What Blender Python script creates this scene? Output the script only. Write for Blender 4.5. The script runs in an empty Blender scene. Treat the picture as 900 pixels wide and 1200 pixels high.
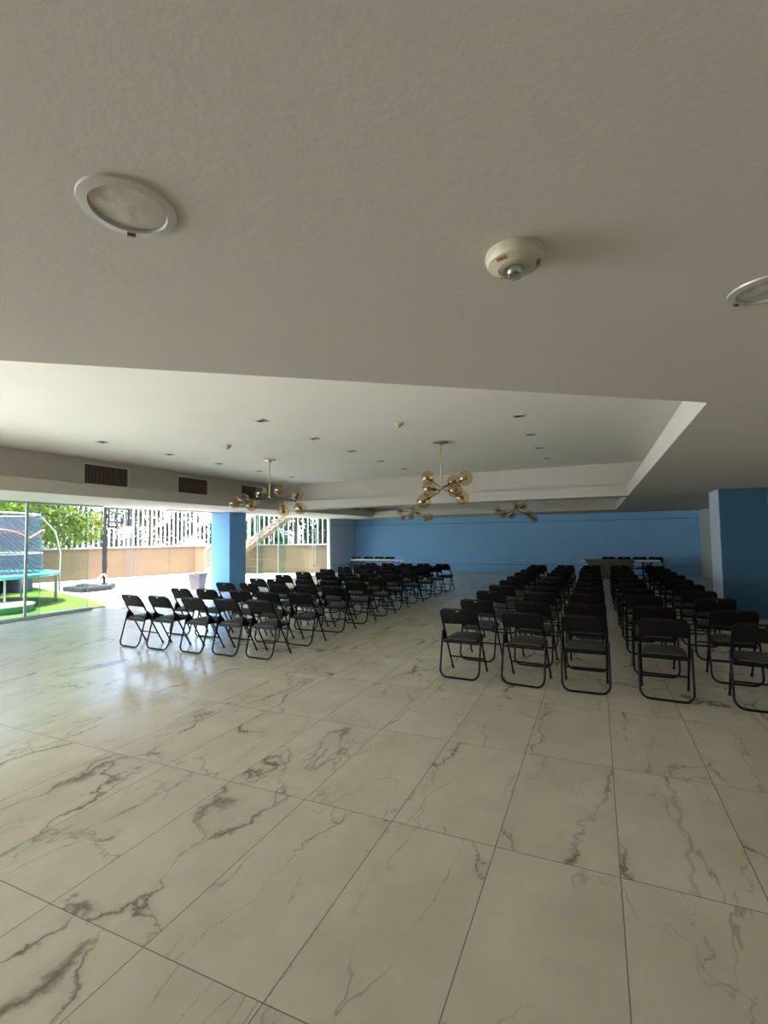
import bpy, bmesh, math, random
from math import pi, sin, cos, radians, sqrt
from mathutils import Vector, Matrix
from mathutils.geometry import tessellate_polygon
random.seed(7)
SC = bpy.context.scene
COL = SC.collection

# ---------------------------------------------------------------- camera
cam_d = bpy.data.cameras.new('camera')
cam = bpy.data.objects.new('camera', cam_d); COL.objects.link(cam)
cam_d.sensor_fit = 'HORIZONTAL'; cam_d.sensor_width = 36.0
cam_d.lens = 561.51 * 36.0 / 900.0
cam_d.clip_start = 0.05; cam_d.clip_end = 300
yaw, pitch, roll = 0.415020, 0.050443, -0.013330
fwd = Vector((-sin(yaw)*cos(pitch), cos(yaw)*cos(pitch), sin(pitch)))
rt = Vector((cos(yaw), sin(yaw), 0)); up = rt.cross(fwd)
r2 = rt*cos(roll) + up*sin(roll); u2 = -rt*sin(roll) + up*cos(roll)
M = Matrix((r2, u2, -fwd)).transposed().to_4x4(); M.translation = Vector((0, 0, 1.6625))
cam.matrix_world = M
SC.camera = cam

# ---------------------------------------------------------------- world, sun, exposure
w = bpy.data.worlds.new('sky'); SC.world = w; w.use_nodes = True
nt = w.node_tree; nt.nodes.clear()
wo = nt.nodes.new('ShaderNodeOutputWorld'); bg = nt.nodes.new('ShaderNodeBackground')
sk = nt.nodes.new('ShaderNodeTexSky'); sk.sky_type = 'NISHITA'; sk.sun_disc = False
sk.sun_elevation = radians(69); sk.sun_rotation = radians(160); sk.air_density = 1.0; sk.dust_density = 3.0; sk.ozone_density = 1.0
nt.links.new(sk.outputs[0], bg.inputs[0]); bg.inputs[1].default_value = 0.7
nt.links.new(bg.outputs[0], wo.inputs[0])
sd = bpy.data.lights.new('sun', 'SUN'); sd.energy = 6.5; sd.angle = radians(0.6); sd.color = (1.0, 0.95, 0.87)
sun = bpy.data.objects.new('sun', sd); COL.objects.link(sun)
sun.rotation_euler = Vector((-0.08, -0.20, 0.97)).to_track_quat('Z', 'Y').to_euler()
def area(name, loc, direction, sx, sy, power, col=(1, 1, 1)):
    d = bpy.data.lights.new(name, 'AREA'); d.shape = 'RECTANGLE'; d.size = sx; d.size_y = sy; d.energy = power; d.color = col
    o = bpy.data.objects.new(name, d); COL.objects.link(o); o.location = loc
    o.rotation_euler = Vector(direction).to_track_quat('-Z', 'Y').to_euler(); return o
# added fill lamp inside the unseen glass front, strengthening its daylight
area('window_daylight', (-10.85, -2.6, 1.27), (1, 0, 0), 7.0, 2.3, 370, (0.96, 0.98, 1.0))
vs = SC.view_settings
vs.view_transform = 'Standard'; vs.look = 'None'; vs.gamma = 1.0; vs.use_curve_mapping = False
vs.exposure = 1.5
SC.display_settings.display_device = 'sRGB'
SC.cycles.max_bounces = 14; SC.cycles.diffuse_bounces = 10; SC.cycles.glossy_bounces = 5
SC.cycles.transmission_bounces = 8; SC.cycles.transparent_max_bounces = 24
SC.cycles.use_denoising = True; SC.cycles.sample_clamp_indirect = 8.0
SC.cycles.caustics_reflective = False; SC.cycles.caustics_refractive = False

# ---------------------------------------------------------------- materials
def srgb(r, g, b):
    f = lambda c: (c/255/12.92) if c/255 <= 0.04045 else ((c/255+0.055)/1.055)**2.4
    return (f(r), f(g), f(b), 1)
def mat(name, col, rough=0.6, metal=0.0, var=0.05, scale=6.0, bump=0.0, bscale=60.0, spec=0.5, coat=0.0, stretch=None):
    """principled surface with procedural colour variation and bump"""
    m = bpy.data.materials.new(name); m.use_nodes = True
    t = m.node_tree; b = t.nodes['Principled BSDF']
    b.inputs['Roughness'].default_value = rough; b.inputs['Metallic'].default_value = metal
    b.inputs['Specular IOR Level'].default_value = spec; b.inputs['Coat Weight'].default_value = coat
    tc = t.nodes.new('ShaderNodeTexCoord'); n = t.nodes.new('ShaderNodeTexNoise')
    n.inputs['Scale'].default_value = scale; n.inputs['Detail'].default_value = 5
    src = tc.outputs['Object']
    if stretch:
        mp = t.nodes.new('ShaderNodeMapping'); mp.inputs['Scale'].default_value = stretch
        t.links.new(src, mp.inputs[0]); src = mp.outputs[0]
    t.links.new(src, n.inputs['Vector'])
    r = t.nodes.new('ShaderNodeValToRGB')
    r.color_ramp.elements[0].position = 0.3; r.color_ramp.elements[1].position = 0.7
    r.color_ramp.elements[0].color = tuple(max(0, c*(1-var)) for c in col[:3]) + (1,)
    r.color_ramp.elements[1].color = tuple(min(1, c*(1+var)) for c in col[:3]) + (1,)
    t.links.new(n.outputs[0], r.inputs[0]); t.links.new(r.outputs[0], b.inputs['Base Color'])
    if bump:
        n2 = t.nodes.new('ShaderNodeTexNoise'); n2.inputs['Scale'].default_value = bscale; n2.inputs['Detail'].default_value = 4
        t.links.new(src, n2.inputs['Vector'])
        bp = t.nodes.new('ShaderNodeBump'); bp.inputs['Strength'].default_value = bump; bp.inputs['Distance'].default_value = 0.01
        t.links.new(n2.outputs[0], bp.inputs['Height']); t.links.new(bp.outputs[0], b.inputs['Normal'])
    return m
def glass_mat(name, tint, gloss=0.06, rough=0.0):
    m = bpy.data.materials.new(name); m.use_nodes = True
    t = m.node_tree; t.nodes.clear()
    o = t.nodes.new('ShaderNodeOutputMaterial'); tr = t.nodes.new('ShaderNodeBsdfTransparent'); gl = t.nodes.new('ShaderNodeBsdfGlossy')
    tr.inputs[0].default_value = tint; gl.inputs['Roughness'].default_value = rough
    lw0 = t.nodes.new('ShaderNodeLayerWeight'); lw0.inputs['Blend'].default_value = 0.5
    pw = t.nodes.new('ShaderNodeMath'); pw.operation = 'POWER'; pw.inputs[1].default_value = 5.0; t.links.new(lw0.outputs['Facing'], pw.inputs[0])
    lw = t.nodes.new('ShaderNodeMath'); lw.operation = 'MULTIPLY_ADD'; lw.inputs[1].default_value = 0.9; lw.inputs[2].default_value = 0.03; t.links.new(pw.outputs[0], lw.inputs[0])
    tc = t.nodes.new('ShaderNodeTexCoord'); n = t.nodes.new('ShaderNodeTexNoise'); n.inputs['Scale'].default_value = 3
    t.links.new(tc.outputs['Object'], n.inputs[0])
    mr = t.nodes.new('ShaderNodeMath'); mr.operation = 'MULTIPLY_ADD'
    mr.inputs[1].default_value = gloss; t.links.new(n.outputs[0], mr.inputs[0]); t.links.new(lw.outputs[0], mr.inputs[2])
    mr.use_clamp = True
    mx = t.nodes.new('ShaderNodeMixShader'); t.links.new(mr.outputs[0], mx.inputs[0])
    t.links.new(tr.outputs[0], mx.inputs[1]); t.links.new(gl.outputs[0], mx.inputs[2]); t.links.new(mx.outputs[0], o.inputs[0])
    return m

def floor_mat():
    m = bpy.data.materials.new('marble_tile'); m.use_nodes = True
    t = m.node_tree; L = t.links; N = t.nodes; b = N['Principled BSDF']
    def math(op, a, c=None, d=None, clamp=False):
        n = N.new('ShaderNodeMath'); n.operation = op; n.use_clamp = clamp
        for i, v in enumerate((a, c, d)):
            if v is None: continue
            if isinstance(v, (int, float)): n.inputs[i].default_value = v
            else: L.new(v, n.inputs[i])
        return n.outputs[0]
    tc = N.new('ShaderNodeTexCoord'); sx = N.new('ShaderNodeSeparateXYZ'); L.new(tc.outputs['Object'], sx.inputs[0])
    x0, wx, y0, ly = 0.0567, 0.6, 2.650, 1.1866
    ux = math('DIVIDE', math('SUBTRACT', sx.outputs[0], x0), wx); uy = math('DIVIDE', math('SUBTRACT', sx.outputs[1], y0), ly)
    cx, cy = math('FLOOR', ux), math('FLOOR', uy)
    fx, fy = math('SUBTRACT', ux, cx), math('SUBTRACT', uy, cy)
    dx = math('MULTIPLY', math('MINIMUM', fx, math('SUBTRACT', 1.0, fx)), wx)
    dy = math('MULTIPLY', math('MINIMUM', fy, math('SUBTRACT', 1.0, fy)), ly)
    d = math('MINIMUM', dx, dy)
    joint = math('LESS_THAN', d, 0.0023)
    cid = N.new('ShaderNodeCombineXYZ'); L.new(cx, cid.inputs[0]); L.new(cy, cid.inputs[1])
    wn = N.new('ShaderNodeTexWhiteNoise'); wn.noise_dimensions = '3D'; L.new(cid.outputs[0], wn.inputs['Vector'])
    off = N.new('ShaderNodeVectorMath'); off.operation = 'MULTIPLY_ADD'
    L.new(wn.outputs['Color'], off.inputs[0]); off.inputs[1].default_value = (40, 40, 40); L.new(tc.outputs['Object'], off.inputs[2])
    P = off.outputs[0]
    # rotated stretched coordinates -> diagonal veins
    mp = N.new('ShaderNodeMapping'); mp.inputs['Rotation'].default_value = (0, 0, radians(-38)); mp.inputs['Scale'].default_value = (1.0, 0.3, 1.0)
    L.new(P, mp.inputs[0])
    def vein(scale, width, dist, rough=0.55, seed=0.0):
        n = N.new('ShaderNodeTexNoise'); n.inputs['Scale'].default_value = scale; n.inputs['Detail'].default_value = 5
        n.inputs['Roughness'].default_value = rough; n.inputs['Distortion'].default_value = dist
        a = N.new('ShaderNodeVectorMath'); a.operation = 'ADD'; L.new(mp.outputs[0], a.inputs[0]); a.inputs[1].default_value = (seed, seed*1.7, seed)
        L.new(a.outputs[0], n.inputs['Vector'])
        r = math('ABSOLUTE', math('SUBTRACT', n.outputs[0], 0.5))
        return math('SUBTRACT', 1.0, math('DIVIDE', r, width), None, True)
    n_w = N.new('ShaderNodeTexNoise'); n_w.inputs['Scale'].default_value = 1.6; n_w.inputs['Detail'].default_value = 2; L.new(P, n_w.inputs['Vector'])
    msk = math('MULTIPLY', math('SUBTRACT', n_w.outputs[0], 0.46), 6.0, None, True)
    msk2 = math('MULTIPLY', math('SUBTRACT', 0.56, n_w.outputs[0]), 6.0, None, True)
    wn2 = N.new('ShaderNodeTexNoise'); wn2.inputs['Scale'].default_value = 2.2; wn2.inputs['Detail'].default_value = 6; wn2.inputs['Roughness'].default_value = 0.62; L.new(P, wn2.inputs['Vector'])
    wv = N.new('ShaderNodeVectorMath'); wv.operation = 'MULTIPLY_ADD'; L.new(wn2.outputs['Color'], wv.inputs[0]); wv.inputs[1].default_value = (0.42, 0.42, 0.0); L.new(mp.outputs[0], wv.inputs[2])
    fl = N.new('ShaderNodeVectorMath'); fl.operation = 'MULTIPLY'; L.new(wv.outputs[0], fl.inputs[0]); fl.inputs[1].default_value = (1, 1, 0)
    vo = N.new('ShaderNodeTexVoronoi'); vo.feature = 'DISTANCE_TO_EDGE'; vo.inputs['Scale'].default_value = 1.45; L.new(fl.outputs[0], vo.inputs['Vector'])
    wid = math('MULTIPLY_ADD', math('MULTIPLY', msk, msk), 0.014, 0.0075)
    v1 = math('MULTIPLY', math('SUBTRACT', 1.0, math('DIVIDE', vo.outputs['Distance'], wid), None, True), math('MULTIPLY_ADD', msk, 0.65, 0.42))
    v1b = math('MULTIPLY', math('SUBTRACT', 1.0, math('DIVIDE', vo.outputs['Distance'], 0.05), None, True), math('MULTIPLY', msk, 0.30))
    v2 = math('MULTIPLY', math('MULTIPLY', math('POWER', vein(1.7, 0.0075, 0.3, 0.5, 7.3), 1.3), 0.75), msk2)
    v3 = math('ADD', v1b, math('MULTIPLY', vein(0.8, 0.09, 0.5, 0.6, 3.1), 0.10))
    n_m = N.new('ShaderNodeTexNoise'); n_m.inputs['Scale'].default_value = 2.0; n_m.inputs['Detail'].default_value = 7; n_m.inputs['Roughness'].default_value = 0.65; L.new(P, n_m.inputs['Vector'])
    cr = N.new('ShaderNodeValToRGB'); L.new(n_m.outputs[0], cr.inputs[0])
    cr.color_ramp.elements[0].position = 0.3; cr.color_ramp.elements[0].color = FL0
    cr.color_ramp.elements[1].position = 0.7; cr.color_ramp.elements[1].color = FL1
    def mix(f, a, c):
        n = N.new('ShaderNodeMix'); n.data_type = 'RGBA'; L.new(f, n.inputs[0])
        if isinstance(a, tuple): n.inputs[6].default_value = a
        else: L.new(a, n.inputs[6])
        n.inputs[7].default_value = c
        return n.outputs[2]
    c = mix(v3, cr.outputs[0], srgb(130, 119, 103))
    c = mix(math('MULTIPLY', v2, 0.75), c, srgb(125, 112, 97))
    c = mix(math('MULTIPLY', v1, 0.85), c, srgb(104, 91, 78))
    c = mix(math('MULTIPLY', joint, 0.85), c, srgb(96, 88, 76))
    L.new(c, b.inputs['Base Color'])
    b.inputs['Specular IOR Level'].default_value = 0.3
    rr = N.new('ShaderNodeMapRange'); L.new(n_m.outputs[0], rr.inputs[0]); rr.inputs[3].default_value = 0.17; rr.inputs[4].default_value = 0.25
    L.new(rr.outputs[0], b.inputs['Roughness'])
    bp = N.new('ShaderNodeBump'); bp.inputs['Strength'].default_value = 0.3; bp.inputs['Distance'].default_value = 0.001
    L.new(math('SUBTRACT', 1.0, joint), bp.inputs['Height']); L.new(bp.outputs[0], b.inputs['Normal'])
    return m
FL0 = srgb(184, 177, 159); FL1 = srgb(201, 193, 176)

M_FLOOR = floor_mat()
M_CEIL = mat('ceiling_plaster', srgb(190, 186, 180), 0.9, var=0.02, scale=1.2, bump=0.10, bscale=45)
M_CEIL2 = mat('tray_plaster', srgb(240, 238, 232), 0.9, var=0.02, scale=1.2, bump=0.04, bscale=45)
M_WHITE = mat('white_wall_paint', srgb(216, 214, 206), 0.85, var=0.02, scale=2, bump=0.1)
M_BLUE = mat('blue_wall_paint', srgb(138, 188, 236), 0.8, var=0.03, scale=1.5, bump=0.08)
M_PILLAR = mat('pillar_blue_paint', srgb(104, 156, 208), 0.8, var=0.03, scale=1.5, bump=0.08)
M_BLUE_D = mat('blue_groove', srgb(48, 84, 110), 0.8)
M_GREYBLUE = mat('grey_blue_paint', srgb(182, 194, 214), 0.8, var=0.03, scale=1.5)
M_COL_SHADE = mat('dark_column_paint', srgb(44, 86, 112), 0.8, var=0.04, scale=1.5)  # column blue, darkened so the colour carries its shaded face
M_BLACK = mat('black_enamel_steel', srgb(6, 6, 6), 0.55, spec=0.18, metal=0.0, var=0.1)
M_VINYL = mat('black_vinyl', srgb(9, 8, 8), 0.5, 0.0, spec=0.25, var=0.12, bump=0.15, bscale=180)
M_VINYL_S = mat('dark_grey_seat_vinyl', srgb(44, 42, 38), 0.55, 0.0, var=0.08, bump=0.15, bscale=180)
M_RUBBER = mat('rubber', srgb(12, 12, 12), 0.8)
M_HOLE = mat('dark_recess', srgb(10, 10, 10), 0.9)
M_BRASS = mat('brushed_brass', srgb(190, 168, 120), 0.32, 0.9, var=0.05)
M_GUN = mat('dark_brass', srgb(92, 76, 52), 0.4, 0.8, var=0.05)
M_AMBER = glass_mat('amber_glass', (0.90, 0.78, 0.58, 1), 0.16)
M_BULB = mat('amber_bulb', srgb(120, 84, 44), 0.25, 0.3, var=0.1)
M_GLASS = glass_mat('clear_green_glass', (0.88, 0.965, 0.93, 1), 0.03)
M_GEDGE = mat('green_glass_edge', srgb(96, 160, 138), 0.2)
M_ALU = mat('aluminium', srgb(188, 188, 186), 0.4, 0.5, var=0.04)
M_PLAST = mat('cream_plastic', srgb(176, 173, 150), 0.45, var=0.03)
M_RED = mat('red_print', srgb(150, 34, 28), 0.6)
M_CLEAR = glass_mat('clear_dome', (0.82, 0.82, 0.78, 1), 0.25, 0.05)
M_CHROME = mat('chrome', srgb(200, 200, 200), 0.15, 1.0, var=0.03)
M_RING = mat('grey_lamp_ring', srgb(176, 174, 168), 0.45, 0.2, var=0.04)
M_VENT = mat('brown_vent_slat', srgb(128, 114, 102), 0.6, var=0.2, scale=20)
M_TOP = mat('white_table_top', srgb(225, 222, 214), 0.35, var=0.02)
M_CLOTH = mat('grey_cloth', srgb(84, 82, 74), 0.9, var=0.08, scale=8, bump=0.2)
M_TERR = mat('pale_terrace', srgb(206, 202, 195), 0.85, var=0.05, scale=0.8, bump=0.1)
M_CONC = mat('tan_stone', srgb(106, 89, 67), 0.9, var=0.07, scale=1.5, bump=0.3, bscale=40)
M_JOINT = mat('stone_joint', srgb(96, 82, 64), 0.9)
M_SLAT = mat('white_fence_paint', srgb(176, 178, 174), 0.6, var=0.03)
M_LEAF = mat('dark_leaf', srgb(38, 58, 28), 0.6, var=0.45, scale=1.8)
M_LEAF_B = mat('bright_leaf', srgb(100, 118, 10), 0.55, var=0.4, scale=2.5)
M_BARK = mat('bark', srgb(84, 68, 54), 0.9, var=0.2, bump=0.5)
M_GRASS = mat('grass', srgb(74, 96, 8), 0.9, var=0.3, scale=9, bump=0.6, bscale=120)
M_TEAL = mat('teal_pad', srgb(84, 178, 190), 0.5, var=0.06)
M_STEEL = mat('galvanised_steel', srgb(150, 150, 148), 0.4, 0.6)
M_GALV = mat('dull_zinc', srgb(96, 96, 98), 0.6)
M_MATBLK = mat('black_mat', srgb(26, 28, 32), 0.8)
M_PINK = mat('pink_rope', srgb(206, 134, 116), 0.7)
M_PINKW = mat('pinkish_wood', srgb(150, 122, 104), 0.7, var=0.06, scale=3, stretch=(1, 1, 8))
M_TREAD = mat('grey_tread', srgb(112, 108, 104), 0.8)
M_BIN = mat('grey_bin', srgb(84, 83, 88), 0.55, var=0.06)
M_NET = mat('white_net', srgb(225, 220, 215), 0.8)
M_CAST = mat('slate_plastic', srgb(70, 74, 88), 0.6, var=0.2, scale=14, bump=0.8, bscale=14)
M_PURP = mat('lilac_plastic', srgb(150, 148, 196), 0.6, var=0.1)
M_SAND = mat('white_plastic', srgb(226, 228, 226), 0.4)
M_ORANGE = mat('orange_rim', srgb(206, 96, 70), 0.5)
def net_mat():
    m = bpy.data.materials.new('mesh_netting'); m.use_nodes = True
    t = m.node_tree; b = t.nodes['Principled BSDF']
    b.inputs['Base Color'].default_value = srgb(92, 98, 116); b.inputs['Roughness'].default_value = 0.8
    tc = t.nodes.new('ShaderNodeTexCoord')
    n = t.nodes.new('ShaderNodeTexNoise'); n.inputs['Scale'].default_value = 3.0
    t.links.new(tc.outputs['Object'], n.inputs[0])
    wv = t.nodes.new('ShaderNodeTexWave'); wv.inputs['Scale'].default_value = 6.0; wv.bands_direction = 'DIAGONAL'
    t.links.new(tc.outputs['Object'], wv.inputs[0])
    a = t.nodes.new('ShaderNodeMath'); a.operation = 'MULTIPLY_ADD'; a.inputs[1].default_value = 0.38; a.inputs[2].default_value = 0.42
    t.links.new(wv.outputs['Fac'], a.inputs[0]); t.links.new(a.outputs[0], b.inputs['Alpha'])
    return m
M_MESH = net_mat()

# ---------------------------------------------------------------- mesh helpers
def box(bm, x0, x1, y0, y1, z0, z1, mtx=None):
    vs_ = [bm.verts.new(p) for p in ((x0,y0,z0),(x1,y0,z0),(x1,y1,z0),(x0,y1,z0),(x0,y0,z1),(x1,y0,z1),(x1,y1,z1),(x0,y1,z1))]
    if mtx:
        for v in vs_: v.co = mtx @ v.co
    for f in ((3,2,1,0),(4,5,6,7),(0,1,5,4),(1,2,6,5),(2,3,7,6),(3,0,4,7)): bm.faces.new([vs_[i] for i in f])
def ring_frames(pts, closed=False):
    out = []; n = len(pts)
    for i in range(n):
        a = pts[(i-1) % n] if (closed or i) else pts[0]; c = pts[(i+1) % n] if (closed or i < n-1) else pts[-1]
        d = (c-a).normalized(); out.append(d)
    return out
def tube(bm, pts, r, n=8, closed=False, caps=True, rs=None):
    pts = [Vector(p) for p in pts]; ds = ring_frames(pts, closed)
    ref = Vector((0, 0, 1)) if abs(ds[0].z) < 0.9 else Vector((0, 1, 0))
    u = ds[0].cross(ref).normalized(); rings = []
    for i, (p, d) in enumerate(zip(pts, ds)):
        u = (u - d*u.dot(d)).normalized(); v = d.cross(u); rr = rs[i] if rs else r
        rings.append([bm.verts.new(p + (u*cos(2*pi*k/n) + v*sin(2*pi*k/n))*rr) for k in range(n)])
    m = len(rings)
    for i in range(m if closed else m-1):
        a, b_ = rings[i], rings[(i+1) % m]
        for k in range(n): bm.faces.new((a[k], a[(k+1) % n], b_[(k+1) % n], b_[k]))
    if caps and not closed:
        bm.faces.new(rings[0][::-1]); bm.faces.new(rings[-1])
def lathe(bm, prof, n=24, c=(0, 0, 0), mtx=None):
    rings = []
    for r, z in prof:
        if r < 1e-6: rings.append([bm.verts.new((0, 0, z))])
        else: rings.append([bm.verts.new((r*cos(2*pi*k/n), r*sin(2*pi*k/n), z)) for k in range(n)])
    for a, b_ in zip(rings, rings[1:]):
        if len(a) == 1 and len(b_) == 1: continue
        for k in range(n):
            if len(a) == 1: bm.faces.new((a[0], b_[(k+1) % n], b_[k]))
            elif len(b_) == 1: bm.faces.new((a[k], a[(k+1) % n], b_[0]))
            else: bm.faces.new((a[k], a[(k+1) % n], b_[(k+1) % n], b_[k]))
    for ring in rings:
        for v in ring:
            if mtx: v.co = mtx @ v.co
            v.co += Vector(c)
def prism(bm, poly, z0, z1):
    """vertical prism over a 2-D polygon"""
    lo = [bm.verts.new((x, y, z0)) for x, y in poly]; hi = [bm.verts.new((x, y, z1)) for x, y in poly]
    bm.faces.new(lo[::-1]); bm.faces.new(hi); n = len(poly)
    for i in range(n): bm.faces.new((lo[i], lo[(i+1) % n], hi[(i+1) % n], hi[i]))
def obj(name, bm, m, parent=None, smooth=False, loc=None, bevel=0):
    bmesh.ops.recalc_face_normals(bm, faces=bm.faces)
    me = bpy.data.meshes.new(name); bm.to_mesh(me); bm.free()
    me.materials.append(m)
    if smooth:
        for p in me.polygons: p.use_smooth = True
        try: me.set_sharp_from_angle(angle=radians(42))
        except Exception: pass
    o = bpy.data.objects.new(name, me); COL.objects.link(o)
    if loc: o.location = loc
    if parent: o.parent = parent
    if bevel:
        md = o.modifiers.new('bevel', 'BEVEL'); md.width = bevel; md.segments = 2; md.limit_method = 'ANGLE'
    return o
def bmf(fn):
    bm = bmesh.new(); fn(bm); return bm
def tag(o, label, cat, group=None, kind=None):
    o['label'] = label; o['category'] = cat
    if group: o['group'] = group
    if kind: o['kind'] = kind
    return o
def thing(name, label, cat, loc=(0, 0, 0), rz=0, group=None):
    o = bpy.data.objects.new(name, None); COL.objects.link(o)
    o.location = loc; o.rotation_euler = (0, 0, rz); o.empty_display_size = 0.1
    return tag(o, label, cat, group)
def struct(name, bm, m, label, cat='structure', **k):
    o = obj(name, bm, m, **k); o['kind'] = 'structure'; o['label'] = label; o['category'] = cat
    return o
def dup(root, loc, rz, label, group=None, scale=None):
    r = root.copy(); COL.objects.link(r); r.location = loc; r.rotation_euler = (0, 0, rz); r['label'] = label
    if group: r['group'] = group
    if scale: r.scale = scale
    for ch in list(root.children):
        c = ch.copy(); COL.objects.link(c); c.parent = r
        for g in ch.children:
            d = g.copy(); COL.objects.link(d); d.parent = c
    return r

# ---------------------------------------------------------------- room shell
H, HL, HU = 2.50, 2.74, 3.28
XW, XR, YB, YF = -11.25, 3.67, -6.5, 21.8     # window line, right wall, behind the camera, far wall
struct('floor', bmf(lambda b: box(b, XW-0.05, XR+0.2, YB-0.2, YF+0.2, -0.2, 0.0)), M_FLOOR, 'large pale marble-look floor tiles with brown veins', 'floor')
XL = -8.85
T1 = [(0.69, 3.66), (0.69, 12.0), (XL, 12.0), (XL, -3.45)]
T2 = [(0.69, 12.62), (0.69, 18.85), (XL, 18.85), (XL, 12.62)]
def low_ceiling(b):
    outer = [(XW-0.3, YB-0.2), (XR+0.2, YB-0.2), (XR+0.2, YF+0.2), (XW-0.3, YF+0.2)]
    loops = [outer, T1, T2]; flat = [p for l in loops for p in l]
    tris = tessellate_polygon([[Vector((x, y, 0)) for x, y in l] for l in loops])
    for z in (H, HL):
        v = [b.verts.new((x, y, z)) for x, y in flat]
        for t in tris: b.faces.new([v[i] for i in t])
        if z == H: lo = v
        else: hi = v
    k = 0
    for l in loops:
        n = len(l)
        for i in range(n): b.faces.new((lo[k+i], lo[k+(i+1) % n], hi[k+(i+1) % n], hi[k+i]))
        k += n
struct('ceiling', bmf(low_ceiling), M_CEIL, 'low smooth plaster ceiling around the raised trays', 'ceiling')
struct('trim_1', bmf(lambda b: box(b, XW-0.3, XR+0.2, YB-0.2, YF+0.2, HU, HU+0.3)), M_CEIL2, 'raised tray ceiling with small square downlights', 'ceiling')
def upstand(b):
    T = 0.06
    def wl(x0, y0, x1, y1):
        d = Vector((x1-x0, y1-y0, 0)); n = Vector((-d.y, d.x, 0)).normalized()*T
        prism(b, [(x0, y0), (x1, y1), (x1+n.x, y1+n.y), (x0+n.x, y0+n.y)], HL, HU)
    wl(-9.2, -4.2, -9.2, 12.3); wl(1.04, 12.36, 1.04, 3.4); wl(-9.2, 12.30, 1.04, 12.30)
    wl(1.04, 3.4, -9.2, -4.2)
    wl(-9.2, 12.40, -9.2, 19.2); wl(-9.2, 19.2, 1.04, 19.2); wl(1.04, 19.2, 1.04, 12.4)
struct('trim_2', bmf(upstand), M_CEIL, 'white upstand walls behind the cove lip of the ceiling trays', 'trim')
struct('wall_far', bmf(lambda b: box(b, XW-0.3, XR+0.2, YF, YF+0.2, 0, HU)), M_BLUE, 'long blue wall at the far end', 'wall')
def grooves(b):
    for z in (0.33, 2.21): box(b, XW, XR-0.02, YF-0.006, YF+0.01, z-0.008, z+0.008)
struct('trim_3', bmf(grooves), M_BLUE_D, 'two thin dark grooves along the blue far wall', 'trim')
def groovesl(b):
    for z in (0.33, 2.21): box(b, XW+0.02-0.02, XW+0.006, 19.45, YF-0.01, z-0.008, z+0.008)
struct('trim_4', bmf(groovesl), M_BLUE_D, 'two thin grooves along the short grey-blue wall', 'trim')
struct('wall_right', bmf(lambda b: box(b, XR, XR+0.2, YB, YF, 0, HU)), M_WHITE, 'plain off-white wall on the right', 'wall')
struct('wall_back', bmf(lambda b: box(b, XW-0.3, XR+0.2, YB-0.2, YB, 0, HU)), M_WHITE, 'plain wall behind the viewer', 'wall')
struct('wall_left', bmf(lambda b: box(b, XW-0.2, XW, 19.38, YF, 0, HU)), M_GREYBLUE, 'short grey-blue wall beyond the glass on the left', 'wall')
struct('trim_5', bmf(lambda b: box(b, XW-0.12, XW+0.03, 19.22, 19.38, 0, H)), M_WHITE, 'white jamb at the end of the glass', 'trim')
struct('trim_6', bmf(lambda b: box(b, XW-0.3, XW, YB-0.2, YF+0.2, HL, 3.9)), M_WHITE, 'white facade band above the glass', 'trim')
# blue pillar by the opening, column on the right with shade painted into its blue
def pillar(b): box(b, -11.46, -10.70, 12.03, 12.81, 0, H)
p = struct('wall_pillar', bmf(pillar), M_PILLAR, 'square sky-blue pillar beside the open glass front', 'pillar', bevel=0.012)
pc = struct('wall_column', bmf(lambda b: box(b, 2.24, 3.02, 11.28, 12.12, 0, H)), M_COL_SHADE, 'dark blue square column in front of the right wall', 'pillar', bevel=0.01)

obj('side_panel', bmf(lambda b: box(b, 2.232, 2.24, 11.285, 12.115, 0, H)), M_GREYBLUE, pc)  # added pale sheet: window light on the column side, put in as colour
# glass front, left of the opening: sill, head rail, overlapping frameless panes
XG = -11.1
struct('trim_7', bmf(lambda b: box(b, XG-0.10, XG+0.10, YB, 7.70, 0, 0.075)), M_ALU, 'low aluminium sill under the glass panes', 'trim', bevel=0.008)
struct('trim_8', bmf(lambda b: (box(b, XG-0.03, XG+0.03, YB, 8.0, H-0.035, H), box(b, XG-0.03, XG+0.03, 9.9, 12.0, H-0.03, H))), M_ALU, 'thin head rail of the sliding glass', 'trim')
def pane(n, x, y0, y1, z0=0.075, posts=True, label=''):
    o = struct('window_%d' % n, bmf(lambda b: box(b, x-0.005, x+0.005, y0, y1, z0, H-0.03)), M_GLASS, label, 'window')
    if posts:
        obj('pane_edge', bmf(lambda b: (box(b, x-0.006, x+0.006, y0-0.006, y0, z0, H-0.03), box(b, x-0.006, x+0.006, y1, y1+0.006, z0, H-0.03))), M_GEDGE, o)
    return o
pane(1, XG+0.03, -2.0, 2.2, label='frameless sliding glass pane outside the left of the view')
pane(2, XG+0.03, 2.1, 6.55, label='frameless sliding glass pane in front of the trampoline')
pane(3, XG-0.03, 6.27, 7.66, label='frameless glass pane beside the opening to the lawn')
st = struct('trim_9', bmf(lambda b: box(b, XG+0.035, XG+0.06, 6.23, 6.28, 0.0, H)), M_ALU, 'slim upright of the sliding glass', 'trim')
for i, (y0, y1) in enumerate(((12.9, 14.35), (14.05, 15.65), (15.3, 17.4))):
    pane(4+i, XG-0.10+0.05*(i % 2), y0, y1, 0.02, label='frameless glass pane behind the blue pillar, %s' % ('nearest the pillar', 'middle one', 'beside the glass door')[i])
for j, y in enumerate((14.05, 15.3)):
    struct('trim_%d' % (10+j), bmf(lambda b: (box(b, XG-0.125, XG-0.095, y-0.016, y+0.0, 0, H))), M_ALU, 'white edge strip of the far glass', 'trim')
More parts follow.
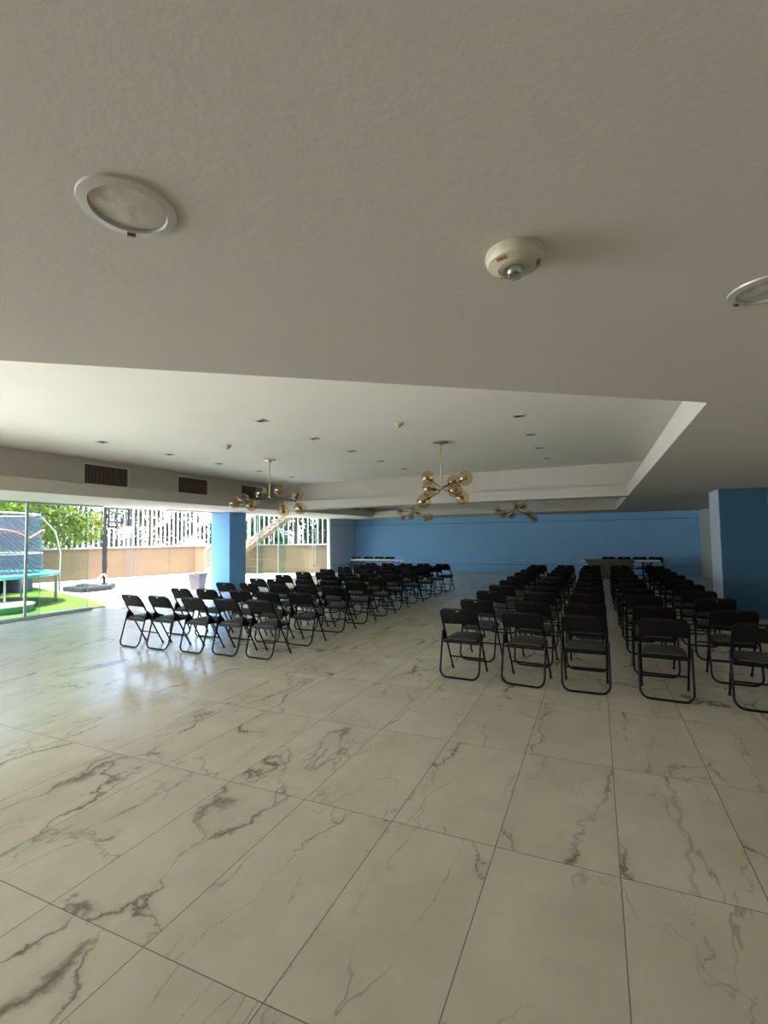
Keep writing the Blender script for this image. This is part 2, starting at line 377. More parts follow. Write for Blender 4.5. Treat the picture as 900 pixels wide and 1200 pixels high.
dr = struct('door_1', bmf(lambda b: (box(b, XG-0.055, XG-0.045, 17.45, 19.2, 0.02, H-0.03))), M_GLASS, 'frameless glass door with tall white pull handles', 'door')
def hnd(b):
    for y in (17.62, 17.86):
        tube(b, [(XG-0.02, y, 0.30), (XG-0.02, y, 2.05)], 0.018)
    for z in (0.45, 1.95): tube(b, [(XG-0.02, 17.50, z), (XG-0.02, 17.98, z)], 0.014)
obj('door_handle', bmf(hnd), M_WHITE, dr)
struct('trim_12', bmf(lambda b: box(b, XG-0.12, XG-0.02, 12.85, 19.3, 0, 0.02)), M_ALU, 'floor track of the far glass', 'trim')

# ---------------------------------------------------------------- outside ground, wall, fences
struct('floor_terrace', bmf(lambda b: box(b, -45, XW-0.05, -25, 45, -0.3, -0.015)), M_TERR, 'bright pale terrace paving outside', 'ground')
def lawn(b):
    prism(b, [(XG-0.10, 3.5), (XG-0.10, 8.2), (-12.65, 8.9), (-15.55, 9.84), (-18.2, 10.6), (-21.6, 11.2), (-22, 3.5)], -0.012, 0.012)
o = obj('lawn', bmf(lawn), M_GRASS); tag(o, 'bright green artificial lawn under the trampoline outside the glass', 'lawn'); o['kind'] = 'structure'
WALLP = [(-26.5, -6), (-22.75, 5.0), (-20.28, 12.1), (-18.15, 17.95)]
WALLE = [(-18.15, 17.95), (-15.2, 18.45), (-11.45, 19.5)]
def wall_run(pts, th, z0, z1, step, name, label):
    def f(b):
        for (x0, y0), (x1, y1) in zip(pts, pts[1:]):
            d = Vector((x1-x0, y1-y0, 0)); n = Vector((-d.y, d.x, 0)).normalized()*th
            prism(b, [(x0, y0), (x1, y1), (x1+n.x, y1+n.y), (x0+n.x, y0+n.y)], z0, z1)
    o = obj(name, bmf(f), M_CONC); tag(o, label, 'wall', kind='structure')
    def g(b):
        for (x0, y0), (x1, y1) in zip(pts, pts[1:]):
            d = Vector((x1-x0, y1-y0, 0)); L_ = d.length; d.normalize(); a = math.atan2(d.y, d.x); s = step*0.5
            while s < L_:
                m = Matrix.Translation((x0+d.x*s, y0+d.y*s, 0)) @ Matrix.Rotation(a, 4, 'Z')
                box(b, -0.012, 0.012, -0.006, 0.01, z0, z1-0.01, m); s += step
            m = Matrix.Translation((x0, y0, 0)) @ Matrix.Rotation(a, 4, 'Z')
            box(b, 0, L_, -0.03, th+0.03, z1, z1+0.05, m)
    j = obj('panel_joints', bmf(g), M_JOINT, o)
wall_run(WALLP, 0.2, 0, 1.24, 2.0, 'trim_boundary', 'tan stone boundary wall across the terrace')
wall_run(WALLE, 0.2, 0, 1.24, 1.6, 'trim_end', 'tan stone end wall behind the outdoor stair')
def fence(pts, z0, z1, pitch, wd, label):
    r = thing('slat_fence', label, 'fence', (pts[0][0], pts[0][1], z0))
    ox, oy = pts[0]
    def f(b):
        for (x0, y0), (x1, y1) in zip(pts, pts[1:]):
            d = Vector((x1-x0, y1-y0, 0)); L_ = d.length; d.normalize(); a = math.atan2(d.y, d.x); s = 0
            while s < L_:
                m = Matrix.Translation((x0+d.x*s-ox, y0+d.y*s-oy, 0)) @ Matrix.Rotation(a, 4, 'Z')
                box(b, -wd/2, wd/2, 0.05, 0.09, 0.02, z1-z0, m); s += pitch
    def g(b):
        for (x0, y0), (x1, y1) in zip(pts, pts[1:]):
            d = Vector((x1-x0, y1-y0, 0)); L_ = d.length; a = math.atan2(d.y, d.x)
            m = Matrix.Translation((x0-ox, y0-oy, 0)) @ Matrix.Rotation(a, 4, 'Z')
            for z in (0.0, z1-z0-0.35): box(b, 0, L_, 0.02, 0.12, z, z+0.06, m)
    obj('slats', bmf(f), M_SLAT, r); obj('rail', bmf(g), M_SLAT, r)
    return r
fence(WALLP, 1.29, 3.5, 0.20, 0.078, 'tall white vertical slat fence on top of the long tan wall')
fence(WALLE, 1.29, 3.5, 0.24, 0.06, 'tall white slat fence behind the outdoor stair')

# trees
def crown_mesh(name, n, blobs, leaf, m, parent):
    b = bmesh.new()
    for i in range(n):
        c, r = random.choice(blobs); v = Vector((random.gauss(0, 1), random.gauss(0, 1), random.gauss(0, 1))).normalized()
        p = Vector(c) + v*Vector(r).length/1.73*random.uniform(0.55, 1.0)
        a = Vector((random.gauss(0, 1), random.gauss(0, 1), random.gauss(0, .6))).normalized(); u = a.orthogonal().normalized(); q = a.cross(u)
        s = leaf*random.uniform(0.6, 1.3); t = u*cos(i)+q*sin(i); k = a.cross(t)
        vs_ = [b.verts.new(p + d) for d in (-t*s, k*s*0.45-t*s*0.1, t*s, -k*s*0.45-t*s*0.1)]
        b.faces.new(vs_)
    me = bpy.data.meshes.new(name); b.to_mesh(me); b.free(); me.materials.append(m)
    o = bpy.data.objects.new(name, me); COL.objects.link(o); o.parent = parent; return o
def tree(name, label, loc, h, n, leaf, m, wide=1.0, group=None, low=0.0, seed=1):
    random.seed(seed)
    r = thing(name, label, 'tree', loc, random.uniform(0, 6), group)
    tr = [(0, 0, 0), (0.05, 0.03, h*0.3), (-0.03, 0.05, h*0.6), (0, 0, h*0.85)]
    def f(b):
        tube(b, tr, 0.1, rs=[0.13, 0.10, 0.08, 0.04])
        for k in range(6):
            a = k*1.05; z = h*(0.35+0.07*k); tube(b, [(0, 0, z), (0.5*wide*cos(a), 0.5*wide*sin(a), z+0.4), (1.0*wide*cos(a), 1.0*wide*sin(a), z+0.6)], 0.03, 6, rs=[0.04, 0.03, 0.012])
    obj('trunk', bmf(f), M_BARK, r, smooth=True)
    bl = []
    for k in range(14):
        a = k*2.4; q = 0.9*wide*sqrt((k+0.5)/14)
        rr = random.uniform(0.5, 0.8)*wide**0.5; bl.append(((q*cos(a)*1.2, q*sin(a)*1.2, h*(0.35+low) + random.uniform(0, h*(0.6-low))), (rr, rr, rr)))
    crown_mesh('foliage', n, bl, leaf, m, r)
    return r
lab = ['at the left end', 'left of the basketball hoop', 'behind the basketball hoop', 'right of the basketball hoop', 'left of the blue pillar', 'behind the corner of the walls', 'behind the stair', 'behind the top of the stair']
for i, (x, y, h) in enumerate([(-27.5, 2.5, 5.2), (-25.5, 7.5, 5.0), (-24.2, 11.2, 4.8), (-22.8, 14.6, 5.2), (-21.3, 18.0, 4.8), (-18.2, 21.3, 5.0), (-14.9, 22.0, 4.6), (-13.6, 24.6, 4.8)]):
    tree('leafy_tree', 'dark green leafy tree beyond the slat fence, ' + lab[i], (x, y, -0.015), h, 5200, 0.13, M_LEAF, 1.7, 'trees beyond the fence', -0.12, 11+i)
tree('lime_tree', 'bright lime-green tree with low hanging foliage in front of the fence', (-18.3, 10.35, -0.015), 4.2, 9000, 0.09, M_LEAF_B, 1.75, None, 0.17, 5)

# ---------------------------------------------------------------- trampoline and toys
TC = (-14.55, 6.9, 0.012); TR = 1.85
tp = thing('trampoline', 'round trampoline with teal edge pad and grey safety net on the lawn', 'trampoline', TC)
def circ(r, z, n=48, a0=0): return [(r*cos(a0+2*pi*k/n), r*sin(a0+2*pi*k/n), z) for k in range(n)]
obj('frame_ring', bmf(lambda b: tube(b, circ(TR, 0.76), 0.03, closed=True)), M_STEEL, tp, smooth=True)
obj('jumping_mat', bmf(lambda b: lathe(b, [(0, 0.775), (TR-0.28, 0.775), (TR-0.28, 0.785), (0, 0.785)], 48)), M_MATBLK, tp)
obj('edge_pad', bmf(lambda b: lathe(b, [(TR-0.3, 0.79), (TR+0.03, 0.79), (TR+0.05, 0.75), (TR+0.05, 0.81), (TR-0.28, 0.825), (TR-0.3, 0.79)], 48)), M_TEAL, tp, smooth=True)
for k in range(6):
    a = radians(62+60*k)
    def leg(b, a=a):
        pts = []
        for s, z in ((-0.22, 0.76), (-0.22, 0.05), (-0.2, 0.02), (0.2, 0.02), (0.22, 0.05), (0.22, 0.76)):
            aa = a + s/TR; pts.append((TR*cos(aa), TR*sin(aa), z))
        tube(b, pts, 0.025)
    obj('leg', bmf(leg), M_STEEL, tp, smooth=True)
    if k > 3: continue
    a = radians(62+90*k)
    def npole(b, a=a):
        tube(b, [((TR+0.06)*cos(a), (TR+0.06)*sin(a), 0.25), ((TR+0.08)*cos(a), (TR+0.08)*sin(a), 1.3), ((TR-0.05)*cos(a), (TR-0.05)*sin(a), 1.9), ((TR-0.42)*cos(a), (TR-0.42)*sin(a), 2.35)], 0.018)
    obj('net_pole', bmf(npole), M_SLAT, tp, smooth=True)
def netc(b):
    lathe(b, [(TR-0.30, 0.83), (TR-0.34, 1.6), (TR-0.42, 2.35)], 48)
obj('safety_net', bmf(netc), M_MESH, tp)
obj('top_rope', bmf(lambda b: tube(b, circ(TR-0.42, 2.35), 0.018, closed=True)), M_NET, tp)
def swag(b):
    pts = []
    for k in range(49):
        a = 2*pi*k/48; pts.append(((TR-0.30)*cos(a), (TR-0.30)*sin(a), 1.72 + 0.22*abs(cos(a*3+0.4))))
    tube(b, pts, 0.02, 6)
obj('hanging_rope', bmf(swag), M_PINK, tp)
obj('inner_band', bmf(lambda b: tube(b, circ(TR-0.34, 1.32), 0.018, closed=True)), M_NET, tp)
# playhouse behind/under the trampoline
ph = thing('playhouse', 'grey stone-textured plastic playhouse partly hidden behind the trampoline', 'playhouse', (-17.3, 8.75, 0.012), radians(20))
def phw(b):
    box(b, -0.6, 0.6, -1.0, -0.45, 0, 1.6); box(b, -0.6, 0.6, 0.45, 1.0, 0, 1.6); box(b, -0.6, 0.6, -0.45, 0.45, 1.0, 1.6); box(b, -0.6, -0.5, -0.45, 0.45, 0, 1.0)
obj('walls', bmf(phw), M_CAST, ph, bevel=0.03)
obj('roof', bmf(lambda b: [prism(b, [(-0.7, -1.1), (0.7, -1.1), (0.7, 1.1), (-0.7, 1.1)], 1.6, 1.66), box(b, -0.5, 0.5, -0.8, 0.8, 1.66, 2.1)]), M_CAST, ph, bevel=0.04)
sb = thing('sand_tray', 'round white plastic sand tray with teal side lying on the lawn', 'sandbox', (-12.70, 6.62, 0.012))
obj('basin', bmf(lambda b: lathe(b, [(0, 0), (0.62, 0), (0.68, 0.16), (0.62, 0.16), (0.58, 0.03), (0, 0.03)], 36)), M_TEAL, sb, smooth=True)
obj('lid', bmf(lambda b: lathe(b, [(0, 0.20), (0.5, 0.20), (0.69, 0.175), (0.69, 0.155), (0, 0.155)], 36)), M_SAND, sb, smooth=True)

# ---------------------------------------------------------------- basketball hoop
hp = thing('basketball_hoop', 'portable basketball hoop with dark padded pole and clear backboard', 'basketball hoop', (-15.9, 11.55, -0.015), radians(0))
def hb(b):
    prism(b, [(-0.15, -1.35), (0.95, -1.45), (1.05, -0.5), (0.35, 0.18), (-0.3, 0.15)], 0, 0.16)
obj('base_tank', bmf(hb), M_MATBLK, hp, bevel=0.04)
def braces(b):
    tube(b, [(0, 0, 0.5), (0.3, -0.7, 0.16)], 0.025); tube(b, [(0, 0, 0.5), (0.75, -0.35, 0.16)], 0.025)
    tube(b, [(0.05, -1.0, 0.2), (0.6, -1.1, 0.28), (0.8, -0.7, 0.2)], 0.04)
obj('base_brace', bmf(braces), M_SLAT, hp, smooth=True)
obj('pole', bmf(lambda b: tube(b, [(0, 0, 0.1), (0, 0, 2.0), (0, 0, 2.85)], 0.05, 10)), M_MATBLK, hp, smooth=True)
def pad(b): tube(b, [(0, 0, 0.45), (0.01, 0, 0.8), (-0.01, 0.01, 1.1), (0, 0, 1.35), (0, 0, 1.9)], 0.085, 10, rs=[0.06, 0.085, 0.07, 0.085, 0.065])
obj('pole_padding', bmf(pad), M_MATBLK, hp, smooth=True)
bbm = Matrix.Translation((0.45, 0.20, 2.45)) @ Matrix.Rotation(radians(103), 4, 'Z')
def arms(b):
    for s in (-0.12, 0.12):
        tube(b, [(0, 0, 2.75), tuple(bbm @ Vector((s, 0.02, 0.15)))], 0.022)
        tube(b, [(0, 0, 2.35), tuple(bbm @ Vector((s, 0.02, -0.15)))], 0.022)
obj('support_arm', bmf(arms), M_MATBLK, hp)
def bbf(b):
    w_, h_, t_ = 0.52, 0.36, 0.05
    for x0, x1, z0, z1 in ((-w_, w_, h_-0.05, h_), (-w_, w_, -h_, -h_+0.07), (-w_, -w_+0.06, -h_, h_), (w_-0.06, w_, -h_, h_)): box(b, x0, x1, -0.02, 0.02, z0, z1, bbm)
    for x0, x1, z0, z1 in ((-0.22, 0.22, 0.12, 0.15), (-0.22, 0.22, -0.2, -0.17), (-0.22, -0.19, -0.2, 0.15), (0.19, 0.22, -0.2, 0.15)): box(b, x0, x1, -0.015, 0.0, z0, z1, bbm)
bf = obj('backboard_frame', bmf(bbf), M_MATBLK, hp)
obj('backboard_pane', bmf(lambda b: box(b, -0.5, 0.5, -0.005, 0.005, -0.34, 0.34, bbm)), M_GLASS, bf)
rm = Matrix.Translation((0.45, 0.20, 2.13)) @ Matrix.Rotation(radians(103), 4, 'Z')
def rim(b):
    c = rm @ Vector((0.0, -0.3, 0)); tube(b, [(c.x+0.22*cos(2*pi*k/24), c.y+0.22*sin(2*pi*k/24), c.z) for k in range(24)], 0.014, closed=True)
    box(b, -0.1, 0.1, -0.1, 0.0, -0.08, 0.02, rm)
obj('rim', bmf(rim), M_ORANGE, hp)
def hoopnet(b):
    c = rm @ Vector((0.0, -0.3, 0))
    for s in (1, -1):
        for k in range(12):
            a = 2*pi*k/12; tube(b, [(c.x+r*cos(a+s*q), c.y+r*sin(a+s*q), c.z-z) for r, z, q in ((0.22, 0, 0), (0.17, 0.15, 0.26), (0.13, 0.28, 0.52), (0.12, 0.4, 0.78))], 0.006, 4)
obj('net', bmf(hoopnet), M_NET, hp)

# slim posts on the terrace
for i, (x, y) in enumerate(((-15.78, 12.31), (-15.62, 12.39), (-15.76, 12.60), (-15.62, 12.71))):
    o = obj('slim_post', bmf(lambda b: (tube(b, [(0, 0, 0), (0, 0, 2.72)], 0.017, 8), lathe(b, [(0, 0), (0.04, 0), (0.04, 0.01), (0.0, 0.012)], 12))), M_GALV, loc=(x, y, -0.015), smooth=True)
    tag(o, 'slim grey metal post right of the basketball hoop, %s of four from the left' % ('first', 'second', 'third', 'last')[i], 'post', 'slim posts beside the hoop')

# litter bin
bn = thing('litter_bin', 'grey square litter bin left of the blue pillar', 'bin', (-12.1, 12.1, -0.015), radians(10))
def binb(b):
    for (w0, z0, w1, z1) in ((0.16, 0, 0.21, 0.50),):
        v = [b.verts.new((sx*w_, sy*w_, z)) for z, w_ in ((z0, w0), (z1, w1)) for sx, sy in ((-1, -1), (1, -1), (1, 1), (-1, 1))]
        for f in ((3, 2, 1, 0), (0, 1, 5, 4), (1, 2, 6, 5), (2, 3, 7, 6), (3, 0, 4, 7)): b.faces.new([v[i] for i in f])
        v2 = [b.verts.new((sx*(w1-0.02), sy*(w1-0.02), z1-0.0)) for sx, sy in ((-1, -1), (1, -1), (1, 1), (-1, 1))]
        v3 = [b.verts.new((sx*(w0-0.01), sy*(w0-0.01), 0.03)) for sx, sy in ((-1, -1), (1, -1), (1, 1), (-1, 1))]
        for k in range(4):
            b.faces.new((v[4+k], v[4+(k+1) % 4], v2[(k+1) % 4], v2[k])); b.faces.new((v2[k], v2[(k+1) % 4], v3[(k+1) % 4], v3[k]))
        b.faces.new(v3)
obj('bin_body', bmf(binb), M_BIN, bn)
def binr(b):
    for a in range(4):
        m = Matrix.Rotation(a*pi/2, 4, 'Z'); box(b, -0.22, 0.22, 0.20, 0.225, 0.48, 0.52, m)
obj('bin_rim', bmf(binr), M_BIN, bn)

# outdoor stair in front of the end wall
SA = Vector((-16.75, 17.15, -0.015)); SD = Vector((4.15, 1.18, 0)).normalized(); SN = Vector((-SD.y, SD.x, 0))
sr = thing('outdoor_stair', 'outdoor stair with pinkish timber sides rising to the right behind the glass', 'stair', SA, math.atan2(SD.y, SD.x))
slope = 0.70; NT = 16; TRD = 0.25
def stringer(y):
    def f(b):
        pts = [(0, 0.0), (0.35, 0.0), (NT*TRD+0.3, (NT*TRD-0.05)*slope), (NT*TRD+0.3, (NT*TRD-0.05)*slope+0.24), (0, 0.24)]
        lo = [b.verts.new((x, y, z)) for x, z in pts]; hi = [b.verts.new((x, y+0.05, z)) for x, z in pts]
        b.faces.new(lo); b.faces.new(hi[::-1])
        for i in range(5): b.faces.new((lo[i], hi[i], hi[(i+1) % 5], lo[(i+1) % 5]))
    return f
for y in (0, 0.68): obj('stringer', bmf(stringer(y)), M_PINKW, sr)
for k in range(NT):
    obj('tread', bmf(lambda b: box(b, 0.2+k*TRD, 0.2+k*TRD+0.28, -0.06, 0.76, (k+1)*TRD*slope+0.02, (k+1)*TRD*slope+0.07)), M_TREAD, sr)
def rail(y):
    def f(b):
        z0 = 0.24
        for hh, t_ in ((0.85, 0.10),):
            pts = [(0.0, z0+hh-0.05), (NT*TRD+0.3, (NT*TRD+0.3)*slope+z0+hh-0.05), (NT*TRD+0.3, (NT*TRD+0.3)*slope+z0+hh+t_+0.12), (0.0, z0+hh+t_)]
            lo = [b.verts.new((x, y-0.03, z)) for x, z in pts]; hi = [b.verts.new((x, y+0.08, z)) for x, z in pts]
            b.faces.new(lo); b.faces.new(hi[::-1])
            for i in range(4): b.faces.new((lo[i], hi[i], hi[(i+1) % 4], lo[(i+1) % 4]))
        for hh in (0.15, 0.32, 0.49, 0.66):
            tube(b, [(0.02, y+0.02, z0+hh), (0.9, y+0.02, z0+hh+0.9*slope)], 0.018, 6)
        for x in (0.02, 0.9, 1.9, 2.9, 3.9):
            tube(b, [(x, y+0.02, 0.05+x*slope*0.98), (x, y+0.02, z0+0.85+x*slope)], 0.03, 6)
    return f
obj('handrail', bmf(rail(0)), M_PINKW, sr)

# ---------------------------------------------------------------- folding chair
def arc_pts(): pass
FW = 0.215       # half width of frames
def chair_proto(label, loc, group):
    r = thing('folding_chair', label, 'chair', loc, 0, group)
    Y = lambda z: 0.47 - 0.56*z        # front frame slope: y at height z
    def front(b):
        pts = [(-FW, Y(0.012), 0.012), (-FW, Y(0.4), 0.4), (-FW, Y(0.74), 0.74)]
        for k in range(1, 6):
            a = pi - k*(pi/2)/6*1.0; pts.append((-FW+0.06+0.06*cos(a), Y(0.74+0.055*sin(a)), 0.74+0.055*sin(a)))
        pts.append((-FW+0.06, Y(0.797), 0.797)); pts2 = [(-x, y, z) for x, y, z in reversed(pts)]
        tube(b, pts + pts2, 0.0115, 8)
    obj('front_frame', bmf(front), M_BLACK, r, smooth=True)
    def rear(b):
        w_ = FW + 0.018; yz = lambda z: 0.02 + 0.27*z
        pts = [(-w_, yz(0.52), 0.52), (-w_, yz(0.3), 0.3), (-w_, yz(0.10), 0.10)]
        for k in range(1, 7):
            a = pi + k*(pi/2)/6; pts.append((-w_+0.088+0.088*cos(a), 0.02+0.27*max(0.0, 0.10+0.088*sin(a)-0.012)*0.9, 0.10+0.088*sin(a)))
        pts2 = [(-x, y, z) for x, y, z in reversed(pts)]
        tube(b, pts + pts2, 0.0115, 8)
    obj('rear_frame', bmf(rear), M_BLACK, r, smooth=True)
    obj('stretcher', bmf(lambda b: tube(b, [(-FW, Y(0.17), 0.17), (FW, Y(0.17), 0.17)], 0.010, 8)), M_BLACK, r, smooth=True)
    obj('rear_stretcher', bmf(lambda b: box(b, -FW, FW, 0.128, 0.142, 0.385, 0.41)), M_BLACK, r)
    # seat: pan and padded cushion
    def pan(b):
        poly = [(-0.195, 0.14), (0.195, 0.14), (0.2, 0.30), (0.185, 0.50), (0.15, 0.535), (-0.15, 0.535), (-0.185, 0.50), (-0.2, 0.30)]
        prism(b, poly, 0.405, 0.425)
    obj('seat_pan', bmf(pan), M_BLACK, r, bevel=0.004)
    def cush(b):
        nx, ny = 8, 8; grid = []
        for j in range(ny+1):
            row = []
            for i in range(nx+1):
                s, t_ = i/nx*2-1, j/ny*2-1
                ww = 0.193 - 0.012*max(0, t_)
                x = s*ww*(1-0.06*t_*t_*abs(s)); y = 0.335 + t_*0.195*(1-0.10*s*s*(1 if t_ > 0 else 0.4))
                z = 0.45 + 0.016*(1-s**4)*(1-t_**4) - (0.012 if max(abs(s), abs(t_)) > 0.95 else 0)
                row.append(b.verts.new((x, y, z)))
            grid.append(row)
        for j in range(ny):
            for i in range(nx): b.faces.new((grid[j][i], grid[j][i+1], grid[j+1][i+1], grid[j+1][i]))
        edge = [grid[0][i] for i in range(nx+1)] + [grid[j][nx] for j in range(1, ny+1)] + [grid[ny][i] for i in range(nx-1, -1, -1)] + [grid[j][0] for j in range(ny-1, 0, -1)]
        lo = [b.verts.new((v.co.x*0.99, 0.335+(v.co.y-0.335)*0.99, 0.423)) for v in edge]; n = len(edge)
        for i in range(n): b.faces.new((edge[i], edge[(i+1) % n], lo[(i+1) % n], lo[i]))
        b.faces.new(lo[::-1])
    obj('seat', bmf(cush), M_VINYL_S, r, smooth=True)
    # backrest: curved padded panel with rounded top corners and a handle slot
    def back(b):
        nx, nz = 18, 12; z0, z1 = 0.605, 0.800; hw = FW + 0.012
        G = {}
        def place(s, t_):
            x = s*hw; z = z0 + (z1-z0)*t_
            rc = 0.055
            cx = abs(x) - (hw-rc)
            if cx > 0 and z > z1-rc:
                lim = z1-rc + sqrt(max(0, rc*rc-cx*cx)); z = min(z, lim)
            z -= 0.012*(1-t_)*(1-s*s) * (-1)
            y = Y(z) - 0.020*(s*s-0.6)*-1
            return x, y, z
        def hole(i, j): return 8 <= i <= 9 and j == 10
        for side in (0, 1):
            for j in range(nz+1):
                for i in range(nx+1):
                    x, y, z = place(i/nx*2-1, j/nz)
                    e = 0.4 if (i in (0, nx) or j in (0, nz)) else 1
                    G[side, i, j] = b.verts.new((x, y + (0.013 if side else -0.013)*e, z))
        for j in range(nz):
            for i in range(nx):
                if hole(i, j): continue
                b.faces.new((G[0, i, j], G[0, i+1, j], G[0, i+1, j+1], G[0, i, j+1]))
                b.faces.new((G[1, i, j], G[1, i, j+1], G[1, i+1, j+1], G[1, i+1, j]))
        def side(a, c): b.faces.new((G[0, a[0], a[1]], G[1, a[0], a[1]], G[1, c[0], c[1]], G[0, c[0], c[1]]))
        for i in range(nx): side((i, 0), (i+1, 0)); side((i, nz), (i+1, nz))
        for j in range(nz): side((0, j), (0, j+1)); side((nx, j), (nx, j+1))
        for i in (8, 9): side((i, 10), (i+1, 10)); side((i, 11), (i+1, 11))
        side((8, 10), (8, 11)); side((10, 10), (10, 11))
    obj('backrest', bmf(back), M_VINYL, r, smooth=True)
    for s in (-1, 1):
        def hinge(b):
            x = s*(FW+0.009)
            lo = [(Y(0.53)-0.005, 0.545), (Y(0.53)+0.02, 0.535), (0.27, 0.44), (0.27, 0.41), (0.13, 0.41), (0.12, 0.43)]
            A = [b.verts.new((x-0.003, y, z)) for y, z in lo]; B = [b.verts.new((x+0.003, y, z)) for y, z in lo]
            b.faces.new(A); b.faces.new(B[::-1])
            for i in range(6): b.faces.new((A[i], B[i], B[(i+1) % 6], A[(i+1) % 6]))
        obj('hinge', bmf(hinge), M_BLACK, r)
        obj('foot_cap', bmf(lambda b: tube(b, [(s*FW, Y(0.0)+0.002, 0.0), (s*FW, Y(0.035), 0.035)], 0.015, 10)), M_RUBBER, r)
    return r
used = []
rng = random.Random(3)
ORD = ['nearest row', 'second row from the near end', 'third row from the near end', 'fourth row from the near end', 'fifth row from the near end', 'sixth row from the near end', 'seventh row from the near end', 'eighth row from the near end', 'ninth row from the near end', 'farthest row']
proto = [None]
def put(x, y, rz, label, group):
    if proto[0] is None:
        o = chair_proto(label, (x, y, 0), group); o.rotation_euler = (0, 0, rz); proto[0] = o
    else: o = dup(proto[0], (x, y, 0), rz, label, group)
    return o
ROWS = [5.40, 6.28, 7.33, 8.22, 9.16, 10.05, 11.10, 12.05, 13.05, 13.95]
lx = [-6.68, -6.12, -5.46, -4.88, -4.30]
lw_ = ['window-side end', 'second from window', 'in the middle', 'second from aisle', 'aisle end']
for j, y in enumerate(ROWS):
    for i, x in enumerate(lx):
        jx = (rng.uniform(-0.03, 0.03), rng.uniform(-0.04, 0.04)) if not j == 0 else (0, [-0.13, -0.10, -0.08, -0.03, 0.0][i])
        put(x - 0.0 + (0.04 if j else 0) + jx[0], y + jx[1] - 0.02, radians(rng.uniform(-3, 3)) - radians(3), 'black folding chair in the left block, %s, %s' % (ORD[j], lw_[i]), 'folding chairs in the left block')
cx_ = [-1.50, -0.79, -0.145]
cw_ = ['left of three', 'middle of three', 'right of three']
for j, y in enumerate(ROWS):
    for i, x in enumerate(cx_):
        put(x + (rng.uniform(-0.02, 0.02) if j else 0), y + 0.06 + (rng.uniform(-0.03, 0.03) if j else 0), radians(rng.uniform(-2.5, 2.5)) + (radians(-4) if i < 2 else 0), 'black folding chair in the centre block, %s, %s' % (ORD[j], cw_[i]), 'folding chairs in the centre block')
for j, y in enumerate(ROWS):
    for i, x in enumerate((0.59, 1.37)):
        xx = x + (rng.uniform(-0.02, 0.02) if j else 0) - (0.03 if j > 1 and i == 0 else 0)
        put(xx, y + (0.09 if i == 0 else 0.06), radians(rng.uniform(-2.5, 2.5)) + radians(-3), 'black folding chair in the right block, %s, %s' % (ORD[j], ('left of two', 'right of two')[i]), 'folding chairs in the right block')
for i, x in enumerate((-9.36, -8.80, -8.31, -7.82)):
    put(x, 18.33, pi + radians(rng.uniform(-2, 2)), 'black folding chair behind the long white table, %s' % ('leftmost', 'second from the left', 'third from the left', 'rightmost')[i], 'folding chairs behind the left table')
for i, x in enumerate((0.46, 0.95, 1.45, 1.95)):
    put(x - 0.05, 19.35, pi + radians(rng.uniform(-2, 2)), 'black folding chair behind the right-hand tables, %s' % ('leftmost', 'second from the left', 'third from the left', 'rightmost')[i], 'folding chairs behind the right tables')

# ---------------------------------------------------------------- tables
def ftable(label, x0, x1, y0, y1, group):
    cx, cy = (x0+x1)/2, (y0+y1)/2; hw, hd = (x1-x0)/2, (y1-y0)/2
    r = thing('folding_table', label, 'table', (cx, cy, 0), 0, group)
    obj('tabletop', bmf(lambda b: box(b, -hw, hw, -hd, hd, 0.70, 0.742)), M_TOP, r, bevel=0.006)
    for sx in (-1, 1):
        for sy in (-1, 1):
            obj('leg', bmf(lambda b: tube(b, [(sx*(hw-0.25), sy*(hd-0.08), 0.0), (sx*(hw-0.25), sy*(hd-0.08), 0.70)], 0.014)), M_BLACK, r)
        obj('leg_brace', bmf(lambda b: (tube(b, [(sx*(hw-0.25), -hd+0.08, 0.15), (sx*(hw-0.25), hd-0.08, 0.15)], 0.01), tube(b, [(sx*(hw-0.25), 0, 0.5), (sx*(hw-0.6), 0, 0.70)], 0.01), tube(b, [(sx*(hw-0.25), -hd+0.08, 0.5), (sx*(hw-0.25), hd-0.08, 0.5)], 0.01))), M_BLACK, r)
    return r
ftable('long white folding table in front of the left end of the blue wall', -9.05, -6.75, 17.15, 17.75, None)
ftable('white folding table half hidden under a hanging grey cloth, in front of the blue wall', -0.50, 1.14, 18.0, 18.6, None)
ftable('small white folding table right of the cloth-covered table', 1.17, 1.92, 18.0, 18.6, None)
def cloth(b):
    # drape: top sheet and front drop narrowing towards the bottom, with soft folds
    nx, nz = 40, 10
    x0, x1 = -0.38, 1.16; y = 17.985
    top = [[b.verts.new((x0+(x1-x0)*i/nx, y+0.63*k/2, 0.746)) for i in range(nx+1)] for k in (2, 1, 0)]
    rows = top
    for j in range(1, nz+1):
        t_ = j/nz; a = x0 + 0.46*t_*1.0; c = x1 - 0.34*t_
        rows.append([b.verts.new((a+(c-a)*i/nx, y - 0.012 - 0.02*t_*sin(i*1.1), 0.746-0.60*t_)) for i in range(nx+1)])
    for r0, r1 in zip(rows, rows[1:]):
        for i in range(nx): b.faces.new((r0[i], r0[i+1], r1[i+1], r1[i]))
o = obj('tablecloth', bmf(cloth), M_CLOTH, smooth=True)
sm = o.modifiers.new('thickness', 'SOLIDIFY'); sm.thickness = 0.004; sm.offset = 1
tag(o, 'grey cloth hanging over the front of the right-hand folding table', 'tablecloth')

